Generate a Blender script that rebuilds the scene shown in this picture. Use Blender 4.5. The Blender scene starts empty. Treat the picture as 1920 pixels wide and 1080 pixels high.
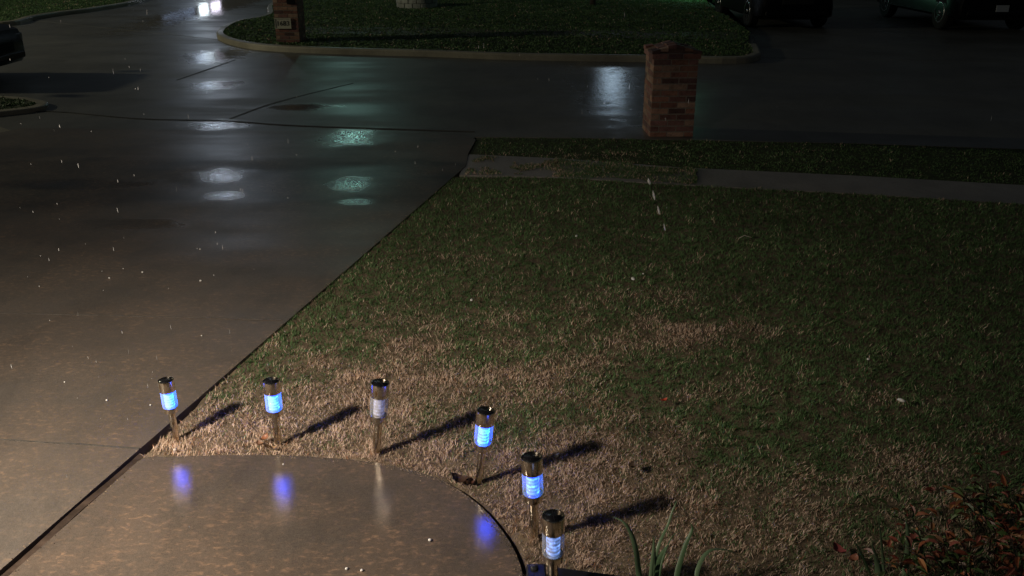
import bpy, bmesh, math, random
import numpy as np
from mathutils import Vector, Matrix, noise as mnoise
R = math.radians
S = bpy.context.scene
C = S.collection
random.seed(7); rng = np.random.default_rng(11)

# ------------------------------------------------------------------ camera
F, PITCH, CAMZ = 1700.0, R(21.7), 2.4
cd = bpy.data.cameras.new('camera'); cam = bpy.data.objects.new('camera', cd); C.objects.link(cam)
cd.sensor_width = 36.0; cd.lens = 36.0 * F / 1920.0; cd.clip_start = 0.05; cd.clip_end = 600
cam.location = (0, 0, CAMZ); cam.rotation_euler = (R(90) - PITCH, 0, 0)
S.camera = cam
# ------------------------------------------------------------------ world, exposure
w = bpy.data.worlds.new('World'); S.world = w; w.use_nodes = True
wn = w.node_tree; bg = wn.nodes['Background']
sky = wn.nodes.new('ShaderNodeTexSky'); sky.sky_type = 'NISHITA'; sky.sun_disc = False
sky.sun_elevation = R(1.0); sky.sun_rotation = R(200)
mixc = wn.nodes.new('ShaderNodeMixRGB'); mixc.blend_type = 'MIX'; mixc.inputs[0].default_value = 0.97
wn.links.new(sky.outputs[0], mixc.inputs[1]); mixc.inputs[2].default_value = (0.72, 0.86, 1.0, 1)   # overcast town glow
wn.links.new(mixc.outputs[0], bg.inputs['Color']); bg.inputs['Strength'].default_value = 0.0195
S.view_settings.view_transform = 'Standard'; S.view_settings.look = 'None'
S.view_settings.exposure = 0.0; S.view_settings.gamma = 1.0; S.view_settings.use_curve_mapping = False
S.cycles.use_denoising = True
S.cycles.max_bounces = 8; S.cycles.transparent_max_bounces = 12
S.cycles.sample_clamp_indirect = 25.0

def lamp(name, loc, watts, col, radius):
    l = bpy.data.lights.new(name, 'POINT'); l.energy = watts; l.color = col; l.shadow_soft_size = radius
    o = bpy.data.objects.new(name, l); o.location = loc; C.objects.link(o); return o
gl = lamp('garage_coach_light', (-2.92, 1.90, 2.35), 880, (1.0, 0.84, 0.66), 0.12)
gl.data.type = 'SPOT'; gl.data.spot_size = R(131); gl.data.spot_blend = 1.0
from mathutils import Vector as _V
gl.rotation_euler = (_V((-2.45, 2.95, 0)) - _V(gl.location)).to_track_quat('-Z', 'Y').to_euler()   # warm lantern on our own garage wall
lamp('street_light', (-22, 15.6, 5.8), 2700, (1.0, 0.93, 0.66), 0.25)            # lights the street from the left
lamp('yard_light', (6.0, 31.5, 0.9), 18, (0.35, 1.0, 0.62), 0.1)                 # greenish light across the road
# lights beyond the top edge whose reflections show in the wet ground
lamp('gable_light', (-12.7, 40.0, 8.5), 170, (0.72, 0.84, 1.0), 0.20)
lamp('eave_light', (-12.9, 40.0, 6.0), 30, (0.75, 0.84, 1.0), 0.20)
lamp('porch_light', (-13.2, 39.6, 2.85), 26, (0.66, 0.80, 1.0), 0.30)
lamp('mast_light', (-7.05, 40.0, 6.4), 60, (0.5, 1.0, 0.90), 0.20)
lamp('mast_light', (-7.05, 40.2, 8.4), 60, (0.5, 1.0, 0.85), 0.20)
lamp('window_light', (4.3, 40.0, 3.35), 24, (0.60, 0.80, 1.0), 0.42)
lamp('window_light', (4.5, 40.0, 4.3), 15, (0.60, 0.80, 1.0), 0.35)

def ray(px, py):
    x = (px - 960) / F; y = -(py - 540) / F
    return (x, math.cos(PITCH) + y * math.sin(PITCH), -math.sin(PITCH) + y * math.cos(PITCH))
def U(px, py, z=0.0):
    d = ray(px, py); t = (z - CAMZ) / d[2]; return (d[0] * t, d[1] * t)
def V(px, py, Y):
    d = ray(px, py); t = Y / d[1]; return Vector((d[0] * t, Y, CAMZ + d[2] * t))
def proj(x, y, z):
    z = z - CAMZ; de = y * math.cos(PITCH) - z * math.sin(PITCH); up = y * math.sin(PITCH) + z * math.cos(PITCH)
    return 960 + F * x / de, 540 - F * up / de

# ------------------------------------------------------------------ materials
def mat(name):
    m = bpy.data.materials.new(name); m.use_nodes = True
    return m, m.node_tree, m.node_tree.nodes['Principled BSDF']
def node(nt, t, **kw):
    n = nt.nodes.new(t)
    for k, v in kw.items(): setattr(n, k, v)
    return n
def objcoord(nt, scale=(1, 1, 1), rot=0):
    g = node(nt, 'ShaderNodeNewGeometry'); mp = node(nt, 'ShaderNodeMapping')
    mp.inputs['Scale'].default_value = scale; mp.inputs['Rotation'].default_value = (0, 0, rot)
    nt.links.new(g.outputs['Position'], mp.inputs['Vector']); return mp.outputs['Vector']
def noise_n(nt, vec, scale, detail=4, rough=0.55, dist=0):
    n = node(nt, 'ShaderNodeTexNoise'); n.inputs['Scale'].default_value = scale; n.inputs['Detail'].default_value = detail
    n.inputs['Roughness'].default_value = rough; n.inputs['Distortion'].default_value = dist
    nt.links.new(vec, n.inputs['Vector']); return n.outputs['Fac']
def ramp(nt, fac, stops):
    r = node(nt, 'ShaderNodeValToRGB'); e = r.color_ramp.elements
    while len(e) < len(stops): e.new(0.5)
    for i, (p, c) in enumerate(stops):
        e[i].position = p; e[i].color = (c[0], c[1], c[2], 1) if isinstance(c, tuple) else (c, c, c, 1)
    nt.links.new(fac, r.inputs[0]); return r.outputs[0]
def mix(nt, fac, a, b, mode='MIX'):
    m = node(nt, 'ShaderNodeMixRGB', blend_type=mode)
    for i, v in enumerate((fac, a, b)):
        if hasattr(v, 'node'): nt.links.new(v, m.inputs[i])
        elif isinstance(v, tuple): m.inputs[i].default_value = (v[0], v[1], v[2], 1)
        else: m.inputs[i].default_value = v
    return m.outputs[0]
def bump(nt, p, h, strength, dist, prev=None):
    b = node(nt, 'ShaderNodeBump'); b.inputs['Strength'].default_value = strength; b.inputs['Distance'].default_value = dist
    nt.links.new(h, b.inputs['Height'])
    if prev: nt.links.new(prev, b.inputs['Normal'])
    nt.links.new(b.outputs[0], p.inputs['Normal']); return b.outputs[0]

PUDDLES = ((412, 329, 48, 12), (417, 368, 30, 7), (410, 234, 52, 8), (405, 104, 50, 13), (400, 160, 40, 9), (655, 257, 54, 16), (658, 345, 36, 11), (664, 378, 30, 6),
           (1136, 160, 62, 50), (404, 13, 46, 30), (560, 200, 60, 6), (150, 345, 120, 8), (250, 420, 90, 8))
def puddle_mask(nt):
    """smooth water film lying in the low spots of the paving, with ragged soft edges"""
    g = node(nt, 'ShaderNodeNewGeometry'); wz = node(nt, 'ShaderNodeTexNoise'); wz.inputs['Scale'].default_value = 3.2; wz.inputs['Detail'].default_value = 4
    nt.links.new(g.outputs['Position'], wz.inputs['Vector']); out = None
    for cx, cy, rx, ry in PUDDLES:
        c_ = U(cx, cy); hx = U(cx + rx, cy)[0] - c_[0]; hy = (U(cx, cy - ry)[1] - U(cx, cy + ry)[1]) / 2
        mp = node(nt, 'ShaderNodeMapping', vector_type='POINT'); mp.inputs['Location'].default_value = (-c_[0] / hx, -c_[1] / hy, 0); mp.inputs['Scale'].default_value = (1 / hx, 1 / hy, 0)
        nt.links.new(g.outputs['Position'], mp.inputs['Vector'])
        ln = node(nt, 'ShaderNodeVectorMath', operation='LENGTH'); nt.links.new(mp.outputs[0], ln.inputs[0])
        ad = node(nt, 'ShaderNodeMath', operation='MULTIPLY_ADD'); nt.links.new(wz.outputs['Fac'], ad.inputs[0]); ad.inputs[1].default_value = 1.8; nt.links.new(ln.outputs['Value'], ad.inputs[2])
        mr = node(nt, 'ShaderNodeMapRange', interpolation_type='SMOOTHSTEP'); mr.inputs['From Min'].default_value = 1.2; mr.inputs['From Max'].default_value = 2.6
        mr.inputs['To Min'].default_value = 1; mr.inputs['To Max'].default_value = 0; nt.links.new(ad.outputs[0], mr.inputs['Value'])
        if out is None: out = mr.outputs[0]
        else:
            mx = node(nt, 'ShaderNodeMath', operation='MAXIMUM'); nt.links.new(out, mx.inputs[0]); nt.links.new(mr.outputs[0], mx.inputs[1]); out = mx.outputs[0]
    return out
def concrete(name, dark, light, tint, r0, r1, fleck=0.0, waves=0.006, spec=0.5, seed=0.0, band=False, film=False, micro=0.0024):
    m, nt, p = mat(name)
    v = objcoord(nt, (1, 1, 1)); ve = objcoord(nt, (0.35, 1.0, 1), R(-8)); vf = objcoord(nt, (0.55, 1, 1), R(15))
    base = mix(nt, ramp(nt, noise_n(nt, v, 0.7 + seed, 6, 0.6), [(0.32, 0.0), (0.68, 1.0)]), dark, light)
    fine = ramp(nt, noise_n(nt, v, 55, 4, 0.7), [(0.3, 0.82), (0.7, 1.12)])
    base = mix(nt, 1.0, base, fine, 'MULTIPLY')
    grit = ramp(nt, noise_n(nt, v, 210, 2, 0.8), [(0.33, 0.70), (0.5, 1.0), (0.70, 1.22)])
    base = mix(nt, 1.0, base, grit, 'MULTIPLY')
    stains = ramp(nt, noise_n(nt, objcoord(nt, (1, .45, 1), R(12)), 2.3 + seed, 6, 0.7, 0.8), [(0.30, 0.80), (0.5, 1.0), (0.75, 1.08)])
    base = mix(nt, 1.0, base, stains, 'MULTIPLY')
    if band:                                             # damp, dirty band where the public sidewalk crosses
        ps = node(nt, 'ShaderNodeSeparateXYZ'); nt.links.new(objcoord(nt), ps.inputs[0])
        nn = noise_n(nt, objcoord(nt, (.5, 1, 1)), 1.6, 5, 0.7)
        ad = node(nt, 'ShaderNodeMath', operation='MULTIPLY_ADD'); nt.links.new(nn, ad.inputs[0]); ad.inputs[1].default_value = 1.3; nt.links.new(ps.outputs['Y'], ad.inputs[2])
        mr = node(nt, 'ShaderNodeMapRange'); mr.inputs['From Min'].default_value = 7.0; mr.inputs['From Max'].default_value = 12.0; nt.links.new(ad.outputs[0], mr.inputs['Value'])
        bnd = ramp(nt, mr.outputs[0], [(0.0, 1.0), (0.30, 0.92), (0.40, 0.50), (0.68, 0.48), (0.73, 0.95), (1.0, 1.0)])
        base = mix(nt, 1.0, base, bnd, 'MULTIPLY')
    puddle = ramp(nt, noise_n(nt, ve, 0.9 + seed, 3, 0.5), [(0.40, 0.0), (0.60, 1.0)])
    if fleck:
        fl = ramp(nt, noise_n(nt, vf, 38, 4, 0.7, 0.4), [(0.52, 0.0), (0.70, 1.0)])
        area = ramp(nt, noise_n(nt, v, 1.3, 6, 0.75), [(0.40, 0.0), (0.62, 1.0)])
        base = mix(nt, mix(nt, 1.0, fl, mix(nt, 1.0, area, (fleck,) * 3, 'MULTIPLY'), 'MULTIPLY'), base, tint)
        base = mix(nt, mix(nt, 1.0, area, (0.16 * fleck,) * 3, 'MULTIPLY'), base, tint)
    nt.links.new(base, p.inputs['Base Color'])
    rr = mix(nt, puddle, (r1,) * 3, (r0,) * 3)
    if film: rr = mix(nt, puddle_mask(nt), rr, (0.085,) * 3)
    nt.links.new(rr, p.inputs['Roughness'])
    p.inputs['Specular IOR Level'].default_value = spec
    b1 = bump(nt, p, noise_n(nt, ve, 2.2, 2, 0.5), 1.0, waves)
    if film: b1 = bump(nt, p, noise_n(nt, objcoord(nt, (.22, 1, 1), R(3)), 8, 3, 0.55), 1.0, 0.0007, b1)
    b2 = bump(nt, p, noise_n(nt, v, 85, 3, 0.75), 0.7, micro, b1)
    return m
M = {}
M['drive'] = concrete('wet_driveway_concrete', (0.094, 0.083, 0.074), (0.130, 0.113, 0.099), (0.28, 0.195, 0.135), 0.34, 0.52, 0.9, 0.004, band=True, film=True, micro=0.0016)
M['walk'] = concrete('wet_walkway_concrete', (0.086, 0.073, 0.063), (0.122, 0.104, 0.089), (0.32, 0.21, 0.14), 0.04, 0.09, 0.9, 0.001, spec=0.7, micro=0.0010)
M['cross'] = concrete('damp_sidewalk_concrete', (0.045, 0.036, 0.030), (0.085, 0.07, 0.058), (0.1, 0.08, 0.05), 0.09, 0.26, 0.0, 0.005)
M['street'] = concrete('wet_street_concrete', (0.10, 0.098, 0.088), (0.155, 0.15, 0.135), (0.1, 0.1, 0.1), 0.34, 0.50, 0.0, 0.005, film=True, micro=0.0014)
M['sidewalk'] = concrete('sidewalk_concrete', (0.20, 0.19, 0.18), (0.30, 0.28, 0.27), (0.2, 0.2, 0.2), 0.4, 0.6, 0.0, 0.003)
M['kerb'] = concrete('kerb_concrete', (0.22, 0.20, 0.15), (0.36, 0.33, 0.25), (0.2, 0.2, 0.2), 0.35, 0.6, 0.0, 0.002)

def plain(name, col, rough, metal=0.0, spec=0.5, bumpsc=0, bumpd=0.001, var=0.0, vscale=8):
    m, nt, p = mat(name)
    p.inputs['Base Color'].default_value = (*col, 1); p.inputs['Roughness'].default_value = rough
    p.inputs['Metallic'].default_value = metal; p.inputs['Specular IOR Level'].default_value = spec
    if var:
        v = objcoord(nt); f = ramp(nt, noise_n(nt, v, vscale, 5, 0.65), [(0.3, 1 - var), (0.7, 1 + var)])
        nt.links.new(mix(nt, 1.0, (col[0], col[1], col[2]), f, 'MULTIPLY'), p.inputs['Base Color'])
    if bumpsc:
        v2 = objcoord(nt); bump(nt, p, noise_n(nt, v2, bumpsc, 4, 0.6), 0.6, bumpd)
    return m
M['soil'] = plain('damp_soil', (0.030, 0.022, 0.015), 0.9, 0, 0.3, 60, 0.01, 0.5, 9)
M['thatch'] = plain('lawn_thatch', (0.16, 0.125, 0.085), 0.9, 0, 0.3, 80, 0.012, 0.5, 14)
M['farsoil'] = plain('far_turf_soil', (0.045, 0.055, 0.022), 0.9, 0, 0.3, 30, 0.01, 0.4, 4)
M['tar'] = plain('dark_seam', (0.085, 0.079, 0.072), 0.65, 0, 0.3, 60, 0.004, 0.4, 20)
M['joint'] = plain('dark_joint', (0.020, 0.016, 0.013), 0.8, 0, 0.3, 60, 0.004, 0.4, 20)
M['board'] = plain('wet_joint_board', (0.055, 0.040, 0.032), 0.35, 0, 0.5, 40, 0.003, 0.6, 12)
M['solar'] = plain('solar_panel', (0.006, 0.006, 0.008), 0.22, 0, 0.5)
M['solarline'] = plain('solar_grid_line', (0.05, 0.05, 0.055), 0.4, 0.6)
M['edging'] = plain('black_plastic_edging', (0.012, 0.012, 0.014), 0.42, 0, 0.5, 70, 0.001, 0.3, 20)
M['bolt'] = plain('wet_bolt', (0.03, 0.032, 0.036), 0.16, 0.3)
M['blackpaint'] = plain('black_car_paint', (0.003, 0.003, 0.004), 0.30, 0, 0.22)
M['carglass'] = plain('dark_car_glass', (0.004, 0.005, 0.006), 0.05, 0, 0.5)
M['tyre'] = plain('tyre_rubber', (0.006, 0.006, 0.006), 0.8)
M['rim'] = plain('alloy_rim', (0.45, 0.45, 0.46), 0.25, 0.9)
M['chrome'] = plain('chrome_trim', (0.5, 0.5, 0.52), 0.15, 1.0)
M['redlens'] = plain('red_lens', (0.09, 0.004, 0.004), 0.15)
M['clearlens'] = plain('clear_lens', (0.20, 0.21, 0.22), 0.1)
M['plate'] = plain('licence_plate', (0.45, 0.47, 0.5), 0.4)
M['mortar'] = plain('mortar', (0.26, 0.22, 0.18), 0.85, 0, 0.3, 120, 0.002, 0.3, 30)
M['capstone'] = plain('wet_cap_mortar', (0.12, 0.10, 0.09), 0.32, 0, 0.5, 30, 0.006, 0.4, 10)
M['plaque'] = plain('number_plaque', (0.55, 0.53, 0.42), 0.6, 0, 0.4, 0, 0, 0.12, 20)
M['ink'] = plain('black_numerals', (0.02, 0.02, 0.018), 0.5)
M['mailmetal'] = plain('black_mailbox_metal', (0.006, 0.006, 0.007), 0.35, 0.2)
M['stone'] = plain('pale_ring_stone', (0.30, 0.31, 0.28), 0.6, 0, 0.4, 15, 0.02, 0.3, 5)
M['bark'] = plain('bark', (0.05, 0.04, 0.03), 0.9, 0, 0.3, 25, 0.02, 0.4, 10)
M['ice'] = plain('white_hail', (0.80, 0.80, 0.78), 0.3)
M['stonebit'] = plain('pale_pebble', (0.55, 0.48, 0.42), 0.4)
M['siding'] = plain('house_siding', (0.10, 0.09, 0.08), 0.7)
M['shingle'] = plain('roof_shingle', (0.03, 0.03, 0.03), 0.8)

def attrmat(name, rough, spec=0.4, sub=0.0):
    m, nt, p = mat(name)
    a = node(nt, 'ShaderNodeAttribute', attribute_name='col'); nt.links.new(a.outputs['Color'], p.inputs['Base Color'])
    p.inputs['Roughness'].default_value = rough; p.inputs['Specular IOR Level'].default_value = spec
    return m
M['blade'] = attrmat('grass_blades', 0.62, 0.25)
M['leafy'] = attrmat('leaves', 0.42, 0.4)
M['brick'] = attrmat('wet_brick', 0.55, 0.4)
nt = M['brick'].node_tree; p = nt.nodes['Principled BSDF']; _a = p.inputs['Base Color'].links[0].from_socket
nt.links.new(mix(nt, 1.0, _a, ramp(nt, noise_n(nt, objcoord(nt), 14, 6, 0.75), [(0.30, 0.45), (0.48, 0.95), (0.72, 1.35)]), 'MULTIPLY'), p.inputs['Base Color']); bump(nt, p, noise_n(nt, objcoord(nt), 90, 4, 0.7), 0.7, 0.003)

def steel_mat():
    m, nt, p = mat('brushed_steel')
    tc = node(nt, 'ShaderNodeTexCoord'); sx = node(nt, 'ShaderNodeSeparateXYZ'); nt.links.new(tc.outputs['Object'], sx.inputs[0])
    mp = node(nt, 'ShaderNodeMapping'); mp.inputs['Scale'].default_value = (90, 90, 4); nt.links.new(tc.outputs['Object'], mp.inputs['Vector'])
    n = noise_n(nt, mp.outputs['Vector'], 3, 4, 0.6)
    mp2 = node(nt, 'ShaderNodeMapping'); mp2.inputs['Scale'].default_value = (25, 25, 14); nt.links.new(tc.outputs['Object'], mp2.inputs['Vector'])
    rustn = ramp(nt, noise_n(nt, mp2.outputs['Vector'], 2.2, 4, 0.7), [(0.50, 0.0), (0.68, 1.0)])
    nt.links.new(mix(nt, rustn, (0.72, 0.66, 0.56), (0.42, 0.28, 0.15)), p.inputs['Base Color'])
    p.inputs['Metallic'].default_value = 1.0
    nt.links.new(ramp(nt, n, [(0.3, 0.16), (0.7, 0.30)]), p.inputs['Roughness'])
    return m
M['steel'] = steel_mat()

def core_mat(name, col, strength):          # the lit LED diffuser of a solar light
    m, nt, p = mat(name)
    tc = node(nt, 'ShaderNodeTexCoord'); mp = node(nt, 'ShaderNodeMapping'); mp.inputs['Scale'].default_value = (30, 30, 26)
    nt.links.new(tc.outputs['Object'], mp.inputs['Vector'])
    f = ramp(nt, noise_n(nt, mp.outputs['Vector'], 1.8, 3, 0.6), [(0.35, 0.50), (0.52, 0.90), (0.68, 2.4)])
    sz = node(nt, 'ShaderNodeSeparateXYZ'); nt.links.new(tc.outputs['Object'], sz.inputs[0])
    mm_ = node(nt, 'ShaderNodeMath', operation='MULTIPLY'); nt.links.new(sz.outputs['Z'], mm_.inputs[0]); mm_.inputs[1].default_value = 2 * math.pi / .0154
    sn = node(nt, 'ShaderNodeMath', operation='SINE'); nt.links.new(mm_.outputs[0], sn.inputs[0])
    rb = node(nt, 'ShaderNodeMapRange'); rb.inputs['From Min'].default_value = -1; rb.inputs['To Min'].default_value = .42; rb.inputs['To Max'].default_value = 1.35; nt.links.new(sn.outputs[0], rb.inputs['Value'])
    f = mix(nt, 1.0, f, rb.outputs[0], 'MULTIPLY')
    nt.links.new(mix(nt, 1.0, col, f, 'MULTIPLY'), p.inputs['Emission Color'])
    p.inputs['Emission Strength'].default_value = strength
    p.inputs['Base Color'].default_value = (0.5, 0.5, 0.55, 1); p.inputs['Roughness'].default_value = 0.25
    return m
M['core_cyan'] = core_mat('led_core_cyan', (0.10, 0.86, 16.0), 1.15)
M['core_blue'] = core_mat('led_core_blue', (0.13, 0.50, 7.0), 1.0)
M['core_pale'] = core_mat('led_core_pale', (0.17, 0.33, 0.85), 0.95)
M['core_faint'] = core_mat('led_core_faint', (0.15, 0.16, 0.28), 0.75)
def tube_mat(name, em, mixf):
    m, nt, p = mat(name)
    p.inputs['Base Color'].default_value = (0.55, 0.6, 0.7, 1); p.inputs['Roughness'].default_value = 0.12
    p.inputs['Emission Color'].default_value = (*em, 1); p.inputs['Emission Strength'].default_value = 1.0
    tr = node(nt, 'ShaderNodeBsdfTransparent'); mx = node(nt, 'ShaderNodeMixShader'); fr = node(nt, 'ShaderNodeLayerWeight')
    fr.inputs['Blend'].default_value = 0.25
    mr = node(nt, 'ShaderNodeMapRange'); mr.inputs['To Min'].default_value = mixf; mr.inputs['To Max'].default_value = 0.75
    nt.links.new(fr.outputs['Facing'], mr.inputs['Value']); nt.links.new(mr.outputs[0], mx.inputs[0])
    nt.links.new(tr.outputs[0], mx.inputs[1]); nt.links.new(p.outputs[0], mx.inputs[2])
    nt.links.new(mx.outputs[0], nt.nodes['Material Output'].inputs['Surface'])
    return m
M['tube_cyan'] = tube_mat('lit_tube_cyan', (0.08, 0.36, 1.2), 0.22)
M['tube_blue'] = tube_mat('lit_tube_blue', (0.05, 0.18, 0.33), 0.10)
M['tube_clear'] = tube_mat('clear_tube', (0.0, 0.0, 0.0), 0.10)
def emis(name, col, st):
    m, nt, p = mat(name); p.inputs['Emission Color'].default_value = (*col, 1); p.inputs['Emission Strength'].default_value = st
    return m
M['litwhite'] = emis('lit_doorway_glass', (0.80, 0.93, 1.0), 4.5)
M['litpink'] = emis('lit_curtain_glass', (0.85, 0.80, 1.0), 2.6)
M['litblue'] = emis('lit_window_glass', (0.45, 0.62, 1.0), 0.9)
def rain_mat(nm, al):
    m, nt, p = mat(nm); p.inputs['Base Color'].default_value = (0.9, 0.92, 0.95, 1); p.inputs['Roughness'].default_value = 0.15
    tr = node(nt, 'ShaderNodeBsdfTransparent'); mx = node(nt, 'ShaderNodeMixShader'); mx.inputs[0].default_value = al
    nt.links.new(tr.outputs[0], mx.inputs[1]); nt.links.new(p.outputs[0], mx.inputs[2])
    nt.links.new(mx.outputs[0], nt.nodes['Material Output'].inputs['Surface']); return m
M['rain'] = rain_mat('rain_water', .45); M['rainfaint'] = rain_mat('faint_rain_water', .5)

# ------------------------------------------------------------------ mesh helpers
class MB:
    def __init__(s): s.v = []; s.f = []; s.c = []; s.m = []; s.smooth = []
    def add(s, vs, fs, col=(1, 1, 1), mi=0, smooth=False):
        b = len(s.v); s.v += [tuple(v) for v in vs]; s.c += [col] * len(vs)
        for f in fs: s.f.append(tuple(i + b for i in f)); s.m.append(mi); s.smooth.append(smooth)
    def box(s, c, d, rz=0, col=(1, 1, 1), mi=0, mtx=None):
        hx, hy, hz = d[0] / 2, d[1] / 2, d[2] / 2
        vs = [Vector((x, y, z)) for z in (-hz, hz) for x, y in ((-hx, -hy), (hx, -hy), (hx, hy), (-hx, hy))]
        m = Matrix.Translation(c) @ Matrix.Rotation(rz, 4, 'Z')
        if mtx: m = mtx @ m
        s.add([m @ v for v in vs], [(0, 3, 2, 1), (4, 5, 6, 7), (0, 1, 5, 4), (1, 2, 6, 5), (2, 3, 7, 6), (3, 0, 4, 7)], col, mi)
    def lathe(s, prof, n=32, c=(0, 0, 0), axis='Z', col=(1, 1, 1), mi=0, cap=True):
        vs = []
        for r, h in prof:
            for k in range(n):
                a = 2 * math.pi * k / n; p_ = (r * math.cos(a), r * math.sin(a), h)
                if axis == 'Y': p_ = (p_[0], p_[2], p_[1])
                if axis == 'X': p_ = (p_[2], p_[0], p_[1])
                vs.append((p_[0] + c[0], p_[1] + c[1], p_[2] + c[2]))
        fs = [(i * n + k, i * n + (k + 1) % n, (i + 1) * n + (k + 1) % n, (i + 1) * n + k) for i in range(len(prof) - 1) for k in range(n)]
        if cap: fs += [tuple(range(n - 1, -1, -1)), tuple((len(prof) - 1) * n + k for k in range(n))]
        s.add(vs, fs, col, mi, True)
    def tube(s, pts, rads, n=8, col=(1, 1, 1), mi=0):
        pts = [Vector(p_) for p_ in pts]; vs = []
        for i, p_ in enumerate(pts):
            t = (pts[min(i + 1, len(pts) - 1)] - pts[max(i - 1, 0)]).normalized()
            a = t.cross(Vector((0.13, 0.2, 1))).normalized()
            if a.length < .1: a = t.cross(Vector((1, 0, 0))).normalized()
            b = t.cross(a)
            for k in range(n):
                th = 2 * math.pi * k / n; vs.append(p_ + (a * math.cos(th) + b * math.sin(th)) * rads[i])
        fs = [(i * n + k, i * n + (k + 1) % n, (i + 1) * n + (k + 1) % n, (i + 1) * n + k) for i in range(len(pts) - 1) for k in range(n)]
        fs += [tuple(range(n - 1, -1, -1)), tuple((len(pts) - 1) * n + k for k in range(n))]
        s.add(vs, fs, col, mi, True)
    def build(s, name, mats, parent=None, bevel=0.0):
        me = bpy.data.meshes.new(name); me.from_pydata(s.v, [], s.f)
        for m in (mats if isinstance(mats, list) else [mats]): me.materials.append(m)
        me.polygons.foreach_set('material_index', s.m); me.polygons.foreach_set('use_smooth', s.smooth)
        a = me.color_attributes.new('col', 'FLOAT_COLOR', 'POINT')
        a.data.foreach_set('color', np.array([(c[0], c[1], c[2], 1) for c in s.c], dtype=np.float32).ravel())
        bm = bmesh.new(); bm.from_mesh(me); bmesh.ops.recalc_face_normals(bm, faces=bm.faces); bm.to_mesh(me); bm.free()
        me.update()
        o = bpy.data.objects.new(name, me); C.objects.link(o)
        if parent: o.parent = parent
        if bevel:
            b = o.modifiers.new('bevel', 'BEVEL'); b.width = bevel; b.segments = 3; b.limit_method = 'ANGLE'; b.angle_limit = R(40)
        if any(s.smooth):
            pass
        return o
def tag(o, label=None, cat=None, group=None, kind=None):
    if label: o['label'] = label
    if cat: o['category'] = cat
    if group: o['group'] = group
    if kind: o['kind'] = kind
    return o
def empty(name, loc, rz=0, **kw):
    o = bpy.data.objects.new(name, None); o.location = loc; o.rotation_euler = (0, 0, rz); o.empty_display_size = .2
    C.objects.link(o); return tag(o, **kw)
def slab(name, pts, ztop, th, m, kind='structure', bevel=0.0):
    b = MB(); n = len(pts)
    b.add([(x, y, ztop) for x, y in pts] + [(x, y, ztop - th) for x, y in pts],
          [tuple(range(n)), tuple(range(2 * n - 1, n - 1, -1))] + [(i, (i + 1) % n, n + (i + 1) % n, n + i) for i in range(n)])
    o = b.build(name, m); o['kind'] = kind; return o
def sm(o):
    me = o.data; e = bpy.data.objects  # mark sharp edges by angle
    bm = bmesh.new(); bm.from_mesh(me)
    for ed in bm.edges:
        if len(ed.link_faces) == 2 and ed.calc_face_angle(0) > R(35): ed.smooth = False
    bm.to_mesh(me); bm.free(); return o

# ------------------------------------------------------------------ setting
def xr(y): return -2.752 + 0.2345 * y                 # right edge of our driveway
def smooth_poly(px, n=6):
    P = [Vector(p_) for p_ in px]; out = []
    for i in range(len(P) - 1):
        p0, p1, p2, p3 = P[max(i - 1, 0)], P[i], P[i + 1], P[min(i + 2, len(P) - 1)]
        for k in range(n):
            t = k / n; out.append(0.5 * ((2 * p1) + (p2 - p0) * t + (2 * p0 - 5 * p1 + 4 * p2 - p3) * t * t + (3 * p1 - p0 - 3 * p2 + p3) * t ** 3))
    out.append(P[-1]); return [(v.x, v.y) for v in out]

slab('ground', [(-250, -60), (250, -60), (250, 300), (-250, 300)], -0.10, 0.3, M['soil'])
ys0 = 11.15                                            # line where the driveway meets the street
near_edge = [U(890, 256), U(1100, 258), U(1300, 262), U(1600, 268), U(1920, 279)]
ne_slope = (near_edge[-1][1] - near_edge[0][1]) / (near_edge[-1][0] - near_edge[0][0])
far_R = (60, near_edge[-1][1] + ne_slope * (60 - near_edge[-1][0]))
# street: between the near verge and far kerb, running under both far driveways
slab('street', [(-70, 13.4), (-9.5, 13.0), (-7.2, 12.2), (-6.2, 11.3), (-0.46, 11.0)] + near_edge + [far_R, (60, 26.0),
     (-70, 26.0)], -0.004, 0.2, M['street'])
slab('driveway', [(xr(-2), -2), (xr(9.6), 9.6), (-0.50, 10.2), (-0.44, 10.9), (-0.62, 11.3), (-6.3, 11.6), (-6.9, 10.4), (-6.9, 9.0), (xr(-2) - 6.3, -2)], 0.0, 0.12, M['drive'])
# control joints as recessed-looking dark seams of tar
def seam(a, b_, w_=0.012, z=0.0045):
    a = Vector(a); b_ = Vector(b_); d = (b_ - a); L = d.length; n = max(2, int(L / 0.15)); pd = Vector((-d.y, d.x)).normalized()
    l = []; r_ = []
    for i in range(n + 1):
        q = a + d * i / n; ww = w_ * random.uniform(0.4, 1.0) / 2; j = random.uniform(-.004, .004)
        l.append(q + pd * (ww + j)); r_.append(q - pd * (ww - j))
    return [(v.x, v.y) for v in l] + [(v.x, v.y) for v in reversed(r_)]
slab('driveway_joint', seam(U(-300, 806), U(262, 841), 0.013), 0.004, 0.004, M['tar'])
slab('driveway_joint', seam(U(-300, 580), U(530, 600), 0.007), 0.004, 0.004, M['tar'])
slab('gutter_seam', smooth_poly([U(-50, 214), U(90, 208), U(260, 222), U(420, 226), U(540, 234), U(700, 240), U(890, 246)], 4) + smooth_poly([U(890, 247.5), U(700, 241.5), U(540, 235.5), U(420, 227.2), U(260, 223), U(90, 209), U(-50, 215)], 4), 0.0045, 0.004, M['tar'])
slab('gutter_seam', smooth_poly([U(430, 222), U(520, 190), U(660, 156)], 5) + smooth_poly([U(662, 156), U(523, 191), U(434, 222.5)], 5), 0.0005, 0.004, M['tar'])
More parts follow.
